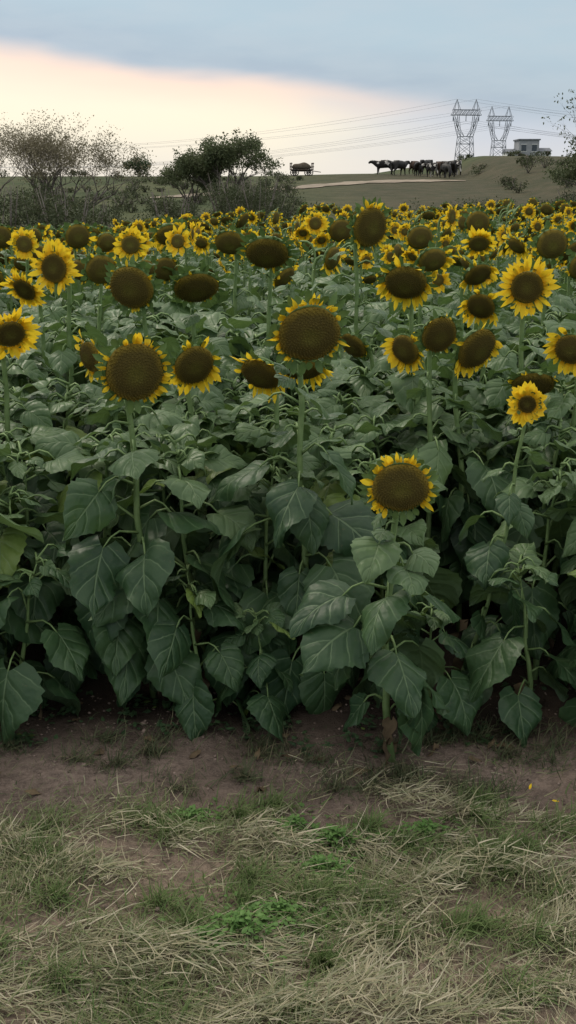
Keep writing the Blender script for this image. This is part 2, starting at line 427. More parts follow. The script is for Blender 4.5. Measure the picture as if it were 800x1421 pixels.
# ------------------------------------------------------------------ hero sunflowers (x, y, z of the flower head, in metres)
F = -math.pi/2
heroes = [
 (.074, 3.70, 1.42, .108, 'mature', 12, -14, .05, 20, 1.08),
 (-.526, 3.70, 1.29, .104, 'mature', 20, -10, .0, 19, 1.08),
 (.348, 3.22, 1.01, .086, 'mature', -3, -8, .01, 15, .92),
 (.83, 3.70, 1.18, .032, 'bright', -8, 2, -.19, 9, .62),
 (.60, 4.30, 1.34, .072, 'bare', 12, -24, -.03, 15, .9),
 (-.365, 4.20, 1.235, .078, 'wilt', 20, -22, .0, 16, 1),
 (-.686, 4.80, 1.48, .098, 'bare', -14, -18, .02, 16, 1),
 (-.417, 5.0, 1.46, .102, 'bare', 12, -50, .03, 16, 1),
 (-.098, 5.2, 1.60, .104, 'bare', -8, -48, .0, 16, 1),
 (-1.06, 5.0, 1.55, .066, 'bright', -20, 0, .02, 16, 1),
 (1.0, 4.6, 1.50, .070, 'bright', -4, -4, .0, 16, 1),
 (.512, 4.8, 1.50, .092, 'wilt', -16, -40, .03, 16, 1),
 (.415, 5.6, 1.71, .098, 'mature', 30, -8, .0, 16, 1),
 (-1.124, 4.4, 1.33, .062, 'bright', 30, -24, .0, 16, 1),
 (-.825, 4.5, 1.225, .072, 'wilt', -52, -10, .03, 16, 1),
 (-.107, 4.2, 1.20, .082, 'wilt', -26, -42, .03, 15, 1),
 (.77, 4.4, 1.27, .090, 'wilt', 34, -28, .0, 16, 1),
 (.497, 4.6, 1.24, .066, 'wilt', -44, -16, .0, 14, 1),
 (1.15, 4.4, 1.27, .066, 'wilt', -30, -12, .0, 15, 1),
 (1.03, 4.5, 1.105, .090, 'bare', -8, -54, .0, 14, 1),
 (1.427, 6.0, 1.606, .086, 'bare', 0, -14, .0, 16, 1),
 (.785, 6.0, 1.52, .080, 'wilt', 14, -30, .0, 16, 1),
 (-.337, 6.5, 1.585, .094, 'bare', -10, -38, .0, 16, 1),
 (-.98, 5.8, 1.485, .082, 'bare', 14, -22, .0, 16, 1),
 (-.92, 6.5, 1.58, .055, 'bright', 5, -4, .0, 16, 1),
 (.208, 8.5, 1.64, .050, 'bright', -4, 0, .0, 14, 1),
 (-1.32, 5.5, 1.41, .062, 'bright', -26, -34, .0, 16, 1),
 (-1.66, 7.0, 1.56, .052, 'bright', 6, 0, .0, 16, 1),
 (1.246, 8.5, 1.69, .055, 'bright', 50, 0, .0, 14, 1),
 (1.36, 8.0, 1.66, .085, 'bare', 0, -10, .0, 14, 1),
 (1.20, 7.0, 1.56, .065, 'bright', -10, -36, .0, 14, 1),
 (.93, 5.4, 1.49, .070, 'wilt', 26, -40, .0, 15, 1),
 (.88, 5.0, 1.38, .066, 'wilt', -26, -30, .0, 15, 1),
 (.06, 4.5, 1.17, .085, 'wilt', -4, -60, .0, 15, 1),
 (.24, 5.9, 1.54, .066, 'wilt', 55, -10, .0, 15, 1),
 (.30, 5.0, 1.20, .070, 'bare', -46, -36, .1, 15, 1),
]
hero_xy = []
for i, h in enumerate(heroes):
    hx, hy, hz, R, kind, da, dp, bdx, nl, ls = h
    mb = MB()
    front = hy < 4.0
    bx = hx+bdx; by = hy+.12
    fa = F+rad(da)
    bz_ = gz(bx, by)-.02
    plant(mb, (0, 0, 0), (hx-bx, hy-by, hz-bz_), fa, rad(dp), R, kind, 100+i, nl if not front else nl+4, ls, 0 if hy < 5.7 else 1,
          thick=.62 if R < .04 else 1.0, zmin=(.13 if R > .09 else .22) if front else .3, front_bias=.35 if front else 0, young_lit=.80 if front else .55)
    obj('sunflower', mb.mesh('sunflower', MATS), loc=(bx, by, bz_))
    hero_xy.append((bx, by))

# ------------------------------------------------------------------ the rest of the field
def variant(name, seed, kind, R, H, lod, nleaf, pitch, ls=1.0, az=0.0, zmin=.25, young_lit=.62):
    mb = MB()
    plant(mb, (0, 0, 0), (0, -.1, H), F+az, rad(pitch), R, kind, seed, nleaf, ls, lod, zmin=zmin, young_lit=young_lit)
    return mb.mesh(name, MATS)
rv = random.Random(5)
leafy = [variant('leafy_%d' % i, 900+i, None, 0, 1.0, 0, 14, 0, 1.05, zmin=.2, young_lit=.6) for i in range(8)]
low = [variant('lowleaf_%d' % i, 960+i, None, 0, .82, 0, 12, 0, 1.1, zmin=.14, young_lit=.95) for i in range(6)]
kinds = ['bare', 'wilt', 'bright', 'mature', 'wilt', 'bright', 'bare', 'wilt', 'bright', 'mature', 'bare', 'wilt', 'bright', 'bare']
def mk(lod, n, nl):
    r = []
    for i in range(n):
        k = kinds[i % 14]
        R = {'mature': rv.uniform(.060, .105), 'bare': rv.uniform(.05, .105), 'wilt': rv.uniform(.045, .085), 'bright': rv.uniform(.032, .062)}[k]
        p = {'mature': rv.uniform(-50, -5), 'bare': rv.uniform(-70, -10), 'wilt': rv.uniform(-60, -8), 'bright': rv.uniform(-40, 10)}[k]
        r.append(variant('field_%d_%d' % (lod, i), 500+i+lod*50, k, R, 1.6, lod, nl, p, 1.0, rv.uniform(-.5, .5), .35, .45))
    return r
midv = mk(1, 14, 17); farv = mk(2, 14, 13)
field = bpy.data.objects.new('sunflower_field', None); col.objects.link(field)
rf = random.Random(11); cnt = 0
y = 3.95
while y < 21.5:
    hw = 1.9+.44*y
    x = -hw+rf.uniform(0, .3)
    while x < hw:
        xx = x+rf.uniform(-.07, .07); yy = y+rf.uniform(-.13, .13)
        near_h = any((xx-a)**2+(yy-b)**2 < .11**2 for a, b in hero_xy)
        inside = abs(xx) < .30*yy+.05
        if not near_h:
            if yy < 6.6 and inside:
                me = rf.choice(leafy); s = rf.uniform(.98, 1.14)+.085*(yy-4.0)
                if yy > 5.6: s *= rf.uniform(1.0, 1.1)
            elif yy < 9.5:
                me = rf.choice(midv); s = rf.uniform(.82, 1.0)
                if yy < 5: s *= .88
            else:
                me = rf.choice(farv); s = rf.uniform(.78, .99)
            obj('plant_%d' % cnt, me, field, (xx, yy, gz(xx, yy)-.02), rf.gauss(0, .75) if me not in leafy else rf.uniform(0, 6.28), s)
            cnt += 1
        x += rf.uniform(.24, .36) if yy < 9 else rf.uniform(.30, .46)
    y += .42 if y < 9 else .55
for i in range(11):
    xx = -2.6+i*.49+rf.uniform(-.08, .08); yy = rf.uniform(3.80, 4.0)
    if any((xx-a)**2+(yy-b)**2 < .13**2 for a, b in hero_xy): continue
    obj('plant_%d' % cnt, rf.choice(leafy), field, (xx, yy, -.02), rf.uniform(0, 6.28), rf.uniform(.78, .98)); cnt += 1
for xx, yy, s in ((-2.3, 3.62, .95), (-1.95, 3.7, .9), (-1.6, 3.6, .95), (-1.27, 3.66, 1.0), (-.98, 3.62, .86), (-.30, 3.66, .78), (-.08, 3.62, .58),
                  (.54, 3.64, .66), (.92, 3.7, .82), (1.18, 3.62, .92), (1.5, 3.66, .95), (1.85, 3.6, .9), (2.2, 3.7, 1)):
    obj('plant_%d' % cnt, rf.choice(low), field, (xx, yy, -.02), rf.uniform(0, 6.28), s*1.05); cnt += 1

# ------------------------------------------------------------------ ground cover
def blades(name, n, ylo, yhi, xw, Lr, Wr, elev, mat, seed, dens, seg=3, clump=None, pile=0.02, turn_s=.35):
    rs = np.random.RandomState(seed)
    bx = rs.uniform(-xw, xw, n); by = rs.uniform(ylo, yhi, n)
    if clump is not None:
        k = rs.randint(0, len(clump), n); cc = np.array(clump)
        rr_ = np.abs(rs.normal(0, 1, n))*cc[k, 2]; th = rs.uniform(0, 6.28, n)
        bx = cc[k, 0]+rr_*np.cos(th)*1.3; by = cc[k, 1]+rr_*np.sin(th)*.8
    keep = np.array([rs.rand() < dens(a, b_) for a, b_ in zip(bx, by)])
    bx, by = bx[keep], by[keep]; n = len(bx)
    az = rs.uniform(0, 2*math.pi, n)
    if elev[1] < .8:
        loc_az = np.array([noise.noise(Vector((a*1.8, b_*1.8, 7)))*3.2 for a, b_ in zip(bx, by)])
        az = np.where(rs.rand(n) < .55, .15+loc_az+rs.normal(0, .4, n)+math.pi*rs.randint(0, 2, n), az)
    L = rs.uniform(Lr[0], Lr[1], n)*rs.uniform(.5, 1, n); W = rs.uniform(Wr[0], Wr[1], n)
    e0 = rs.uniform(elev[0], elev[1], n); de = rs.uniform(-1.0, .0, n)*(1.6 if elev[1] > .8 else .6)
    turn = rs.normal(0, turn_s, n)
    t = np.linspace(0, 1, seg+1)
    mz = np.array([micro(a, b_)+pile*max(0, .4+2.0*noise.noise(Vector((a*3, b_*5, 3))))*q for a, b_, q in zip(bx, by, rs.rand(n))])
    P = np.stack([bx, by, ground_z(bx, by)+.003+mz], 1)
    V = np.zeros((n, seg+1, 2, 3)); c = P.copy()
    for i in range(seg+1):
        e = e0+de*t[i]; a = az+turn*t[i]
        d = np.stack([np.cos(e)*np.cos(a), np.cos(e)*np.sin(a), np.sin(e)], 1)
        if i: c = c+d*(L/seg)[:, None]
        c[:, 2] = np.maximum(c[:, 2], P[:, 2]-.006)
        s_ = np.stack([-np.sin(a), np.cos(a), .4*np.ones(n)], 1)
        w = (W*(1-.85*t[i]**2))[:, None]
        V[:, i, 0] = c-s_*w*.5; V[:, i, 1] = c+s_*w*.5
    base = (np.arange(n)*(seg+1)*2)[:, None, None]
    q = np.array([[2*i, 2*i+1, 2*i+3, 2*i+2] for i in range(seg)])[None]
    Fq = (base+q).reshape(-1, 4)
    me = bpy.data.meshes.new(name)
    me.vertices.add(n*(seg+1)*2); me.vertices.foreach_set('co', V.astype(np.float32).ravel())
    me.loops.add(len(Fq)*4); me.loops.foreach_set('vertex_index', Fq.ravel().astype(np.int32))
    me.polygons.add(len(Fq)); me.polygons.foreach_set('loop_start', np.arange(len(Fq), dtype=np.int32)*4)
    me.update(calc_edges=True); me.materials.append(mat)
    return obj(name, me)

def grass_mat(name, cols):
    m, nt, b = new_mat(name, .7, .25)
    g = nt.n('ShaderNodeNewGeometry'); r = nt.n('ShaderNodeValToRGB')
    nt.l(g.outputs['Random Per Island'], r.inputs[0])
    el = r.color_ramp.elements
    el[0].position = 0; el[0].color = (*cols[0], 1); el[1].position = 1; el[1].color = (*cols[-1], 1)
    for i, c in enumerate(cols[1:-1]):
        e = el.new((i+1)/(len(cols)-1)); e.color = (*c, 1)
    nt.l(r.outputs[0], b.inputs['Base Color']); translucent(m, nt, b, r.outputs[0], .2)
    return m
def cn(a, b, s, o=0): return noise.noise(Vector((a*s+o, b*s-o, o)))
def d_straw(a, b):
    edge = 2.90+.10*math.sin(a*2.3+1)+.16*cn(a, b, 2, 5)+.12*max(0, min(1, a*1.2))
    f = 1/(1+math.exp((b-edge)*13))
    return f*max(.05, min(1, .42+2.4*cn(a*.7, b*1.3, 2.6, 3)+1.2*cn(a, b, 7, 1)+.35*max(0, 2.4-b)))
def d_green(a, b):
    edge = 3.04+.14*cn(a, b, 2, 5)+.12*max(0, min(1, a*1.2))
    f = 1/(1+math.exp((b-edge)*13))
    return f*max(0.03, min(1, .30+2.4*cn(a*.8, b*1.5, 2.3, 9)+1.0*cn(a, b, 8, 4)))
straw = grass_mat('dry_grass_mat', [(.38, .34, .23), (.29, .26, .16), (.19, .20, .10), (.47, .42, .31), (.13, .155, .075), (.32, .29, .20)])
olive = grass_mat('olive_grass_mat', [(.12, .15, .055), (.19, .20, .095), (.09, .135, .045), (.24, .24, .14), (.11, .155, .055)])
green = grass_mat('green_grass_mat', [(.080, .140, .040), (.13, .18, .06), (.070, .120, .032), (.18, .20, .09)])
blades('mown_dry_grass', 170000, 1.3, 3.35, 2.3, (.03, .15), (.0014, .0040), (-.1, .5), straw, 3, d_straw, pile=.055)
blades('olive_grass', 105000, 1.3, 3.45, 2.3, (.03, .08), (.0016, .0034), (.1, 1.35), olive, 4, d_green, pile=.03)
rc = random.Random(3)
cl_ = [(-.32, 2.95, .07), (-.15, 3.0, .05), (.25, 2.93, .04), (.6, 2.98, .06), (.85, 2.95, .06), (.62, 3.1, .03), (-.25, 2.45, .05), (-1, 2.8, .06), (-.75, 2.9, .05), (1.1, 3.05, .07), (-.45, 2.98, .08), (-.05, 3.05, .05)]
cl_ += [(rc.uniform(-2.2, 2.2), rc.uniform(1.5, 3.0), rc.uniform(.03, .09)) for _ in range(110)]
blades('grass_tuft', 28000, 0, 1, 1, (.04, .12), (.0018, .004), (.4, 1.45), green, 6, lambda a, b: 1.0, 4, cl_, pile=.0, turn_s=.6)
cl2 = [(rc.uniform(-2.2, 2.2), rc.uniform(3.1, 3.6), rc.uniform(.03, .09)) for _ in range(46)]
blades('field_edge_grass', 6000, 0, 1, 1, (.04, .12), (.0018, .004), (.5, 1.45), grass_mat('edge_grass', [(.05, .075, .03), (.09, .10, .05), (.04, .06, .025), (.16, .14, .08)]), 9, lambda a, b: 1.0, 4, cl2, pile=0, turn_s=.6)

mbw = MB(); rw = random.Random(8)
def weed(x, y, n, sz, spread):
    for _ in range(n):
        a = rw.uniform(0, 6.28); r = spread*abs(rw.gauss(0, .6))
        P = (x+r*math.cos(a)*1.4, y+r*math.sin(a)*.8, gz(x, y)+micro(x, y)+rw.uniform(.012, .06)*max(.3, 1-r/spread))
        leaf(mbw, P, rw.uniform(0, 6.28), rw.uniform(-.2, 1.0), rw.uniform(-.7, .1), sz*rw.uniform(.5, 1.3), sz*rw.uniform(.16, .34), rw, 2, 3, 0)
for (x, y, n, sp) in [(-.02, 2.5, 520, .15), (-.12, 2.42, 300, .12), (.14, 2.86, 400, .12), (.10, 2.72, 340, .11), (.02, 2.92, 180, .09), (.42, 2.9, 200, .10),
                      (-.3, 2.98, 180, .12), (-.22, 2.38, 120, .08)]:
    weed(x, y, n, .022, sp)
weed_m = simple_mat('weed_leaf', (.060, .135, .028), (.11, .21, .050), 40, .6, .3, island=.7, trans=.2)
obj('low_weeds', mbw.mesh('low_weeds', [weed_m]))
mbw = MB()
for i in range(90):
    x = rw.uniform(-2.4, 2.4); y = rw.uniform(3.4, 4.2)
    weed(x, y, 16, .034, .08)
obj('undergrowth_weeds', mbw.mesh('undergrowth_weeds', [M_leaf]))
mbd = MB()
for i in range(90):
    x = rw.uniform(-2.4, 2.4); y = rw.uniform(3.1, 4.1)
    leaf(mbd, (x, y, gz(x, y)+.015), rw.uniform(0, 6.28), rw.uniform(-.1, .5), rw.uniform(-.6, .3), rw.uniform(.03, .07), rw.uniform(.008, .024), rw, 3, 4, 0, crinkle=2)
obj('fallen_dead_leaves', mbd.mesh('fallen_dead_leaves', [M_dead]))
mbd = MB()
for i in range(5):
    x = rw.gauss(.85, .15) if i < 4 else rw.uniform(-2, 2); y = rw.uniform(3.02, 3.25)
    a = rw.uniform(0, 6.28)
    petal(mbd, np.array((x, y, gz(x, y)+.018)), np.array((math.cos(a), math.sin(a), .1)), np.array((0, 0, 1.)), rw.uniform(.02, .035), .005, .3, .6, rw, 0)
obj('fallen_petals', mbd.mesh('fallen_petals', [M_petal]))
mbc = MB()
for i in range(3600):
    x = rw.uniform(-2.4, 2.4); y = rw.uniform(2.5, 3.9); s = rw.uniform(.002, .009)*(1.9 if rw.random() < .07 else 1)
    z = gz(x, y)+micro(x, y)
    v = [(x+s*a*rw.uniform(.6, 1.3), y+s*b_*rw.uniform(.6, 1.3), z+s*c_*rw.uniform(.4, .8)) for a, b_, c_ in ((1, 0, 0), (0, 1, 0), (-1, 0, 0), (0, -1, 0), (0, 0, 1), (0, 0, -1))]
    mbc.add(v, [(0, 1, 4), (1, 2, 4), (2, 3, 4), (3, 0, 4), (1, 0, 5), (2, 1, 5), (3, 2, 5), (0, 3, 5)])
obj('soil_clods', mbc.mesh('soil_clods', [simple_mat('clod', (.10, .078, .064), (.24, .18, .15), 30, .95, .05)]))

# ------------------------------------------------------------------ trees and shrubs
bark = simple_mat('bark', (.10, .085, .07), (.17, .15, .13), 6, .9, .1)
def tree_leaf_mat(name, a, b): return simple_mat(name, a, b, 1.2, .7, .2, island=.55, trans=.25)
TL_dark = tree_leaf_mat('tree_leaf_dark', (.030, .055, .022), (.065, .10, .038))
TL_olive = tree_leaf_mat('tree_leaf_olive', (.060, .080, .038), (.125, .145, .068))
TL_thick = tree_leaf_mat('thicket_leaf', (.040, .052, .025), (.078, .090, .042))
TL_rust = tree_leaf_mat('tree_leaf_sparse', (.15, .135, .085), (.23, .20, .13))
def scatter_leaves(mb, c, r, n, s, rg, mat=1, flat=.8):
    c = np.array(c)
    rs = np.random.RandomState(rg.randint(0, 10**8))
    d = rs.normal(0, 1, (n, 3)); d /= np.linalg.norm(d, axis=1)[:, None]
    p = c+d*(r*rs.rand(n)**.45)[:, None]*np.array((1, 1, flat))
    a = rs.normal(0, 1, (n, 3)); a /= np.linalg.norm(a, axis=1)[:, None]
    q = np.cross(a, rs.normal(0, 1, (n, 3))); q /= np.linalg.norm(q, axis=1)[:, None]
    k = (s*rs.uniform(.6, 1.3, n))[:, None]
    V = np.stack([p-a*k, p+q*k*.5, p+a*k, p-q*k*.5], 1).reshape(-1, 3)
    mb.add(V, [(4*i, 4*i+1, 4*i+2, 4*i+3) for i in range(n)], mat)
def tree(name, loc, H, spread, depth, leafn, lr, ls, lmat, seed, multi=3, trunkr=.09, flat=.8, minlv=3):
    rg = random.Random(seed); mb = MB()
    def grow(p, d, L, r, lv):
        k = 3 if lv < 4 else 2; pts = [p]; rr = [r]
        for i in range(k):
            d = nrm(d+np.array([rg.gauss(0, .16), rg.gauss(0, .16), rg.gauss(0, .10)+.03]))
            p = p+d*L/k; pts.append(p); rr.append(r*(1-.42*(i+1)/k))
        tube(mb, pts, rr, 5 if lv < 2 else 3, 0)
        if lv >= minlv and leafn: scatter_leaves(mb, pts[-1], lr*rg.uniform(.6, 1.2), max(1, int(leafn*rg.uniform(.4, 1.4))), ls, rg, 1, flat)
        if lv >= depth: return
        for j in range(rg.choice((2, 3, 3)) if lv else multi+1):
            a = rg.uniform(0, 6.28); sp = rg.uniform(.45, .95)*spread
            q = nrm(d+sp*np.array((math.cos(a), math.sin(a), rg.uniform(-.1, .5))))
            st = pts[-1] if j < 2 or lv == 0 else pts[-2]
            grow(st, q, L*rg.uniform(.62, .88), rr[-1]*.78, lv+1)
    for j in range(multi):
        a = 6.28*j/multi+rg.uniform(-.4, .4); sp = .3*spread if multi > 1 else .05
        grow(np.array((0, 0, -.1)), nrm(np.array((math.cos(a)*sp, math.sin(a)*sp, 1.))), H*.25, trunkr, 0)
    allv = np.concatenate(mb.v); zt = np.percentile(allv[:, 2], 99.7); sc = H/zt
    mb.v = [v*sc for v in mb.v]
    return obj(name, mb.mesh(name, [bark, lmat]), loc=(loc[0], loc[1], gz(*loc[:2])))
tree('bare_tree', (-9.9, 45), 4.6, 1.2, 6, 4, .20, .032, TL_rust, 21, multi=3, trunkr=.10, minlv=5)
tree('bare_tree', (-12.6, 46), 4.8, 1.2, 6, 4, .20, .032, TL_rust, 24, multi=3, trunkr=.10, minlv=5)
tree('bare_tree', (-8.3, 44), 4.0, 1.2, 6, 4, .20, .032, TL_rust, 33, multi=3, trunkr=.08, minlv=5)
tree('leafy_tree', (-3.1, 56), 3.9, 1.1, 5, 24, .27, .048, TL_olive, 31, multi=3, trunkr=.13, minlv=4)
tree('leafy_tree', (-4.9, 57), 3.1, 1.05, 5, 20, .27, .048, TL_olive, 35, multi=2, trunkr=.10, minlv=4)
tree('leafy_tree', (14.6, 52), 6.3, .7, 5, 6, .24, .05, TL_olive, 41, multi=1, trunkr=.12, minlv=4)
tree('leafy_tree', (15.6, 56), 3.7, 1.0, 5, 12, .3, .055, TL_olive, 44, multi=3, trunkr=.12)

def shrub(mb, x, y, r, h, rg, n=420, s=.07):
    z = gz(x, y)
    for k in range(5):
        a = rg.uniform(0, 6.28)
        tube(mb, [(x, y, z-.1), (x+math.cos(a)*r*.3, y+math.sin(a)*r*.3, z+h*.4), (x+math.cos(a)*r*.6, y+math.sin(a)*r*.6, z+h*.9)], [.04, .03, .010], 3, 0)
    nc = 9
    for k in range(nc):
        a = rg.uniform(0, 6.28); q = rg.random()**.6
        scatter_leaves(mb, (x+math.cos(a)*r*.65*q, y+math.sin(a)*r*.65*q, z+h*rg.uniform(.2, .8)), r*rg.uniform(.28, .5), n//nc, s, rg, 1, .75)
rg = random.Random(77)
mb = MB(); shrub(mb, -14.0, 106, 1.9, 1.9, rg, 2200, .10)
obj('round_shrub', mb.mesh('round_shrub', [bark, TL_dark]))
mb = MB()
for i in range(90):
    x = rg.uniform(-26, 0.2); y = rg.uniform(27, 40) if x < -3.4 else rg.uniform(42, 54)
    k = 1.0 if (x/y < -.165 or -.125 < x/y < -.02) else .72
    if y > 41: k *= .95
    shrub(mb, x, y, rg.uniform(.8, 1.4), rg.uniform(1.9, 2.7)*k, rg, 1300, .042)
obj('hedgerow_thicket', mb.mesh('hedgerow_thicket', [bark, TL_thick]))
mb = MB()
for i in range(70):
    x = rg.uniform(-60, 60); y = rg.uniform(98, 122)
    if 0 < x < 17: continue
    shrub(mb, x, y, rg.uniform(.4, 1.1), rg.uniform(.3, .7), rg, 160, .09)
for i in range(90):
    x = rg.uniform(-16, 2); y = rg.uniform(54, 95)
    shrub(mb, x, y, rg.uniform(.5, 1.2), rg.uniform(.25, .6), rg, 160, .07)
for i in range(40):
    x = rg.uniform(15, 30); y = rg.uniform(62, 98)
    shrub(mb, x, y, rg.uniform(.6, 1.3), rg.uniform(.4, .9), rg, 200, .07)
for i in range(36):
    x = rg.uniform(6, 22); y = rg.uniform(40, 60)
    shrub(mb, x, y, rg.uniform(.8, 1.4), rg.uniform(.9, 1.8)*(1.1 if x/y > .24 else .5), rg, 500, .05)
obj('hillside_shrubs', mb.mesh('hillside_shrubs', [bark, TL_thick]))

# ------------------------------------------------------------------ transmission towers
steel = simple_mat('galvanised_steel', (.13, .155, .19), (.19, .215, .25), .2, .6, .3)
def pylon(loc, H, rz):
    mb = MB(); R_ = .11
    def beam(a, b_, r=R_): tube(mb, [a, b_], r, 4, 0)
    zw = H*.60; zc = H*.83; wb, ww = 5.2, 3.4; dw = 2.6
    lv = [0, .22, .40, .52, .60]; cs = []
    for f in lv:
        t = f/.60; hw = wb+(ww-wb)*t; hd = wb*(1-t)+dw*t
        cs.append([np.array((sx*hw, sy*hd, H*f)) for sx, sy in ((-1, -1), (1, -1), (1, 1), (-1, 1))])
    for i in range(len(lv)-1):
        for k in range(4):
            a, b_ = cs[i][k], cs[i][(k+1) % 4]; c_, d_ = cs[i+1][k], cs[i+1][(k+1) % 4]
            beam(a, c_, R_*1.5); beam(a, d_); beam(b_, c_); beam(c_, d_)
    wt = 6.8; hd = 1.3
    for sx in (-1, 1):
        outer = [(ww, zw), (ww+1.4, zw+(zc-zw)*.35), (wt, zc)]; inner = [(ww*.45, zw), (ww+.1, zw+(zc-zw)*.35), (wt-2.6, zc)]
        for i in range(2):
            for sy in (-1, 1):
                dd = dw+(hd-dw)*i/2; d2 = dw+(hd-dw)*(i+1)/2
                o0 = np.array((sx*outer[i][0], sy*dd, outer[i][1])); o1 = np.array((sx*outer[i+1][0], sy*d2, outer[i+1][1]))
                i0 = np.array((sx*inner[i][0], sy*dd, inner[i][1])); i1 = np.array((sx*inner[i+1][0], sy*d2, inner[i+1][1]))
                beam(o0, o1, R_*1.3); beam(i0, i1, R_*1.2); beam(o0, i1); beam(i0, o1); beam(o1, i1)
        for sy in (-1, 1):
            beam((sx*wt, sy*hd, zc+2.6), (sx*(wt-1.6), 0, H), R_*1.2); beam((sx*(wt-3.2), sy*hd, zc+2.6), (sx*(wt-1.6), 0, H), R_*1.2)
    xs_ = np.linspace(-wt-1.2, wt+1.2, 9)
    for sy in (-1, 1):
        beam((xs_[0], sy*hd, zc), (xs_[-1], sy*hd, zc), R_*1.3); beam((xs_[0]+.8, sy*hd, zc+2.6), (xs_[-1]-.8, sy*hd, zc+2.6), R_*1.3)
        for i in range(8):
            beam((xs_[i], sy*hd, zc), (xs_[i+1], sy*hd, zc+2.6)); beam((xs_[i], sy*hd, zc+2.6) if i else (xs_[0]+.8, sy*hd, zc+2.6), (xs_[i+1], sy*hd, zc))
    for x in xs_: beam((x, -hd, zc), (x, hd, zc))
    for x in (-7, 0, 7): tube(mb, [(x, 0, zc), (x, 0, zc-3)], [.2, .2], 6, 0)
    obj('transmission_tower', mb.mesh('transmission_tower', [steel]), loc=(loc[0], loc[1], gz(*loc)), rz=rz)
pylon((93, 600), 46, rad(10)); pylon((125.5, 680), 48, rad(8))
mb = MB()
def wire(a, b_, sag, r=.07):
    a = np.array(a, float); b_ = np.array(b_, float); pts = []
    for t in np.linspace(0, 1, 30):
        p = a*(1-t)+b_*t; p[2] -= sag*4*t*(1-t); pts.append(p)
    tube(mb, pts, r, 3, 0)
for (tx, ty, H, ex, ey, r) in ((93, 600, 46, -300, 720, .055), (125.5, 680, 48, -330, 830, .06)):
    for dx, z in ((-7, H*.83-3), (0, H*.83-3), (7, H*.83-3), (-5.2, H), (5.2, H)):
        wire((tx+dx, ty, z), (ex+dx*.4, ey+dx, z-14), 14, r)
        wire((tx+dx, ty, z), (tx+dx+300, ty-60, z+2), 14, r)
obj('power_line', mb.mesh('power_line', [simple_mat('cable', (.16, .18, .21), (.2, .22, .25), 1, .6, .3)]))

# ------------------------------------------------------------------ farm house on the ridge
bx, by = 46.0, 220.0; bz0 = gz(bx, by)
root = bpy.data.objects.new('farm_house', None); col.objects.link(root); root.location = (bx, by, bz0)
wallm = simple_mat('house_wall', (.26, .27, .29), (.32, .33, .34), .8, .9, .1); roofm = simple_mat('house_roof', (.13, .14, .16), (.18, .19, .21), 2, .8, .1)
whitem = simple_mat('white_trim', (.62, .62, .60), (.7, .7, .68), 2, .7, .2); glassm = simple_mat('window_glass', (.03, .04, .05), (.05, .06, .07), 2, .15, .5)
mb = MB(); box(mb, (0, 0, 3), (3.8, 5, 6)); obj('walls', mb.mesh('walls', [wallm], False), root)
mb = MB(); box(mb, (-3.0, 0, 1.9), (2.2, 4.6, 3.8)); box(mb, (3.1, 0, 2.0), (2.4, 4.6, 4.0)); obj('side_wings', mb.mesh('side_wings', [whitem], False), root)
mb = MB(); box(mb, (0, 0, 6.12), (4.2, 5.4, .24))
mb.add([(-4.3, -2.6, 3.81), (-1.91, -2.6, 3.81), (-1.91, 2.6, 3.81), (-4.3, 2.6, 3.81), (-4.3, 0, 4.5), (-1.91, 0, 4.5)], [(0, 1, 5, 4), (2, 3, 4, 5), (0, 4, 3), (1, 2, 5)])
mb.add([(1.91, -2.6, 4.01), (4.5, -2.6, 4.01), (4.5, 2.6, 4.01), (1.91, 2.6, 4.01), (1.91, 0, 4.7), (4.5, 0, 4.7)], [(0, 1, 5, 4), (2, 3, 4, 5), (0, 4, 3), (1, 2, 5)])
obj('roof', mb.mesh('roof', [roofm], False), root)
mb = MB(); fb = MB()
for x, z in ((-1, 4.6), (1, 4.6), (-1, 1.8), (-3, 1.9), (3.1, 1.9)):
    y0 = -2.5 if abs(x) < 2 else -2.3
    box(mb, (x, y0-.02, z), (.9, .04, 1.2)); box(fb, (x, y0-.03, z+.66), (1.1, .08, .1)); box(fb, (x, y0-.03, z-.66), (1.1, .08, .1))
obj('windows', mb.mesh('windows', [glassm], False), root)
box(fb, (1, -2.54, 1.05), (.95, .07, 2.1)); obj('door_and_trim', fb.mesh('door_and_trim', [whitem], False), root)

# ------------------------------------------------------------------ hay wagon on the ridge
root = bpy.data.objects.new('hay_wagon', None); col.objects.link(root)
wx, wy = 1.25, 104.0; root.location = (wx, wy, gz(wx, wy)); root.rotation_euler = (0, 0, .15); root.scale = (.78, .78, .72)
wood = simple_mat('weathered_wood', (.07, .055, .045), (.12, .09, .07), 5, .9, .1)
mb = MB(); box(mb, (0, 0, .75), (2.6, 1.5, .12)); box(mb, (0, 0, .6), (2.3, .2, .16))
for sx in (-1.28, 1.28):
    for y0 in (-.65, 0, .65): box(mb, (sx, y0, 1.2), (.06, .06, .8))
    for z in (1.1, 1.5): box(mb, (sx+.05, 0, z), (.04, 1.5, .12))
tube(mb, [(1.3, 0, .6), (2.3, 0, .45)], .05, 5)
obj('bed_and_racks', mb.mesh('b', [wood], False), root)
mb = MB()
for sx in (-.85, .85):
    for sy in (-.82, .82):
        th = np.linspace(0, 2*math.pi, 17)
        tube(mb, [(sx+.36*math.cos(a), sy, .40+.36*math.sin(a)) for a in th], .055, 5)
        for a in th[:8:2]: tube(mb, [(sx-.34*math.cos(a), sy, .4-.34*math.sin(a)), (sx+.34*math.cos(a), sy, .4+.34*math.sin(a))], .03, 4)
    tube(mb, [(sx, -.82, .4), (sx, .82, .4)], .05, 5)
obj('wheels', mb.mesh('w', [simple_mat('wheel_rubber', (.02, .02, .02), (.04, .035, .03), 4)]), root)
mb = MB(); n = 14
vs = []
